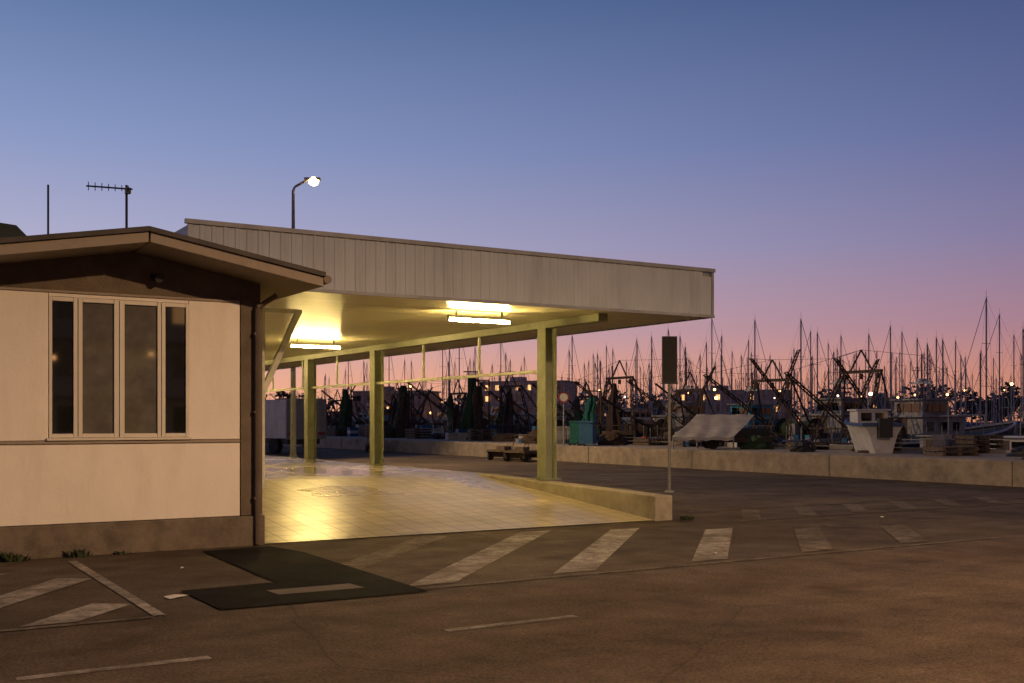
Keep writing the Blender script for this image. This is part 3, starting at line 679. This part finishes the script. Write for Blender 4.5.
for (x,y,w,d,h,k) in((150,262,24,12,12.2,'bldg2'),(116,272,20,12,9.3,'bldg'),(184,220,28,12,9.2,'bldg'),(206,184,22,12,6.8,'bldg2'),(233,134,34,12,9.2,'bldg2'),(256,100,24,12,9.4,'bldg2'),(270,72,30,12,9.2,'bldg'),(284,42,22,12,9.2,'bldg2'),(60,286,30,12,9.2,'bldg'),(296,8,30,12,9.2,'bldg2')):
    building(x,y,w,d,h,-.9,k,.3)
building(36,-34,34,12,9.5,math.pi,'bldg2',.3); building(0,-36,26,12,12.5,math.pi,'bldg',.3)
rl=random.Random(77)
LP=[(66,42,4.5),(80,54,4.5),(92,30,5),(70,78,4.5),(110,54,5),(74,102,5),(120,78,5),(88,66,4),(100,90,4.5),(132,60,5),(64,30,4),(140,102,6),(96,126,5),(150,84,6),(50,120,5),(48,98,5),(54,46,3.2),(54,60,3.2),(54,32,3.2),(54,24,3.2),(54,74,3.2),(12,-24,4.6),(17,-25,5),(7.5,-22,4.2)]
for i in range(60):
    s=rl.uniform(.28,.85); seg=min(2,int(s*3)); t=s*3-seg; LP.append((SH[seg][0]*(1-t)+SH[seg+1][0]*t-rl.uniform(2,9),SH[seg][1]*(1-t)+SH[seg+1][1]*t-rl.uniform(2,6),rl.uniform(3,9)))
for i,(u,v,h) in enumerate(LP):
    far=math.hypot(u,v)>170; r=rl.choice([.16,.24,.30]) if far else .12
    b=B(); b.cyl((0,0,-1.2),(0,0,h),.07,.05,8,'metal'); b.ball((0,0,h+r*.6),r,'dotlamp' if i%4 else 'dotlamp2',10,6); b.cyl((0,0,h+r*1.4),(0,0,h+r*1.6),r*1.1,.05,8,'metal'); b.make('marina_lamp',None,(u,v,0))

# ---------------------------------------------------------------- weeds + litter
def weed(u,v,n,h):
    b=B(); r=random.Random(int(u*100))
    for _ in range(n):
        a=r.uniform(0,6.28); d=r.uniform(.0,.09); hh=h*r.uniform(.4,1); x=d*math.cos(a)*1.6;y=d*math.sin(a)*.5
        e=Vector((math.cos(a)*.6,math.sin(a)*.5,0)); p=Vector((x,y,0)); s=Vector((-e.y,e.x,0))*r.uniform(.012,.03)
        b.add([p-s,p+s,p+e*hh*.3+Vector((0,0,hh*.6))+s*1.5,p+e*hh*.3+Vector((0,0,hh*.6))-s*1.5,p+e*hh*.8+Vector((0,0,hh*.85))],[(0,1,2,3),(3,2,4)],'leaf2')
    b.make('weed_plant',None,(u,v,0))
weed(1.55,13.58,60,.15); weed(1.66,13.55,40,.10); weed(2.35,13.58,30,.13); weed(2.8,13.58,14,.06); weed(11.6,13.6,40,.10)
for (u,v,s,r) in((2.55,10.0,.10,.3),(1.95,5.9,.04,.9),(8.9,9.9,.025,1),(3.1,11.9,.02,.1),(14.6,12.2,.04,.2)):
    b=B(); b.add([(-s,-s*.6,.0),(s,-s*.5,.012),(s*.9,s*.6,.004),(0,s*.3,.02),(-s,s*.5,.01)],[(0,1,3),(1,2,3),(0,3,4)],'paper'); b.make('paper_litter',None,(u,v,.012),r)

# ---------------------------------------------------------------- world
w=bpy.data.worlds.new('World'); scene.world=w; w.use_nodes=True; nt=w.node_tree; L=nt.links.new
bg=nt.nodes['Background']
tc=nt.nodes.new('ShaderNodeTexCoord'); sep=nt.nodes.new('ShaderNodeSeparateXYZ'); L(tc.outputs['Generated'],sep.inputs[0])
zs=[0,.04,.08,.155,.24,.36,.7]
LC=[(250,178,134),(236,176,152),(208,172,178),(172,171,202),(134,151,195),(88,114,160),(46,62,100)]
RC=[(220,142,106),(196,132,118),(164,122,138),(126,116,154),(94,102,149),(62,78,124),(32,40,72)]
def ramp(cols):
    r=nt.nodes.new('ShaderNodeValToRGB'); cr=r.color_ramp
    cr.elements[0].position=zs[0]; cr.elements[0].color=lin(cols[0]); cr.elements[1].position=zs[-1]; cr.elements[1].color=lin(cols[-1])
    for z,c in list(zip(zs,cols))[1:-1]:
        e=cr.elements.new(z); e.color=lin(c)
    L(sep.outputs['Z'],r.inputs['Fac']); return r
r1=ramp(LC); r2=ramp(RC)
flat=nt.nodes.new('ShaderNodeCombineXYZ'); L(sep.outputs['X'],flat.inputs[0]); L(sep.outputs['Y'],flat.inputs[1])
nm=nt.nodes.new('ShaderNodeVectorMath'); nm.operation='NORMALIZE'; L(flat.outputs[0],nm.inputs[0])
th=math.radians(31.4-50); S=(math.sin(th),math.cos(th),0)
dt=nt.nodes.new('ShaderNodeVectorMath'); dt.operation='DOT_PRODUCT'; L(nm.outputs[0],dt.inputs[0]); dt.inputs[1].default_value=S
mr=nt.nodes.new('ShaderNodeMapRange'); L(dt.outputs['Value'],mr.inputs['Value']); mr.inputs['From Min'].default_value=.2; mr.inputs['From Max'].default_value=.95
mx=nt.nodes.new('ShaderNodeMix'); mx.data_type='RGBA'; L(mr.outputs['Result'],mx.inputs['Factor']); L(r2.outputs['Color'],mx.inputs['A']); L(r1.outputs['Color'],mx.inputs['B'])
mb=nt.nodes.new('ShaderNodeMapRange'); L(dt.outputs['Value'],mb.inputs['Value']); mb.inputs['From Min'].default_value=-.6; mb.inputs['From Max'].default_value=.2; mb.inputs['To Min'].default_value=.45; mb.inputs['To Max'].default_value=1
md=nt.nodes.new('ShaderNodeMix'); md.data_type='RGBA'; md.blend_type='MULTIPLY'; md.inputs['Factor'].default_value=1; L(mx.outputs['Result'],md.inputs['A']); L(mb.outputs['Result'],md.inputs['B'])
sky=nt.nodes.new('ShaderNodeTexSky'); sky.sky_type='NISHITA'; sky.sun_disc=False; sky.sun_elevation=math.radians(-2); sky.sun_rotation=th
sm=nt.nodes.new('ShaderNodeMix'); sm.data_type='RGBA'; sm.blend_type='ADD'; sm.inputs['Factor'].default_value=.05
L(md.outputs['Result'],sm.inputs['A']); L(sky.outputs['Color'],sm.inputs['B']); L(sm.outputs['Result'],bg.inputs['Color']); bg.inputs['Strength'].default_value=1.0

# ---------------------------------------------------------------- camera
cd=bpy.data.cameras.new('camera'); cam=bpy.data.objects.new('camera',cd); scene.collection.objects.link(cam)
cam.location=(0,0,1.6); cam.rotation_euler=(math.radians(90),0,math.radians(-31.4)); cd.lens=38.4; cd.sensor_width=36; cd.shift_y=79.5/1024; cd.clip_end=5000
scene.camera=cam
scene.view_settings.view_transform='Standard'; scene.view_settings.look='None'; scene.view_settings.exposure=0
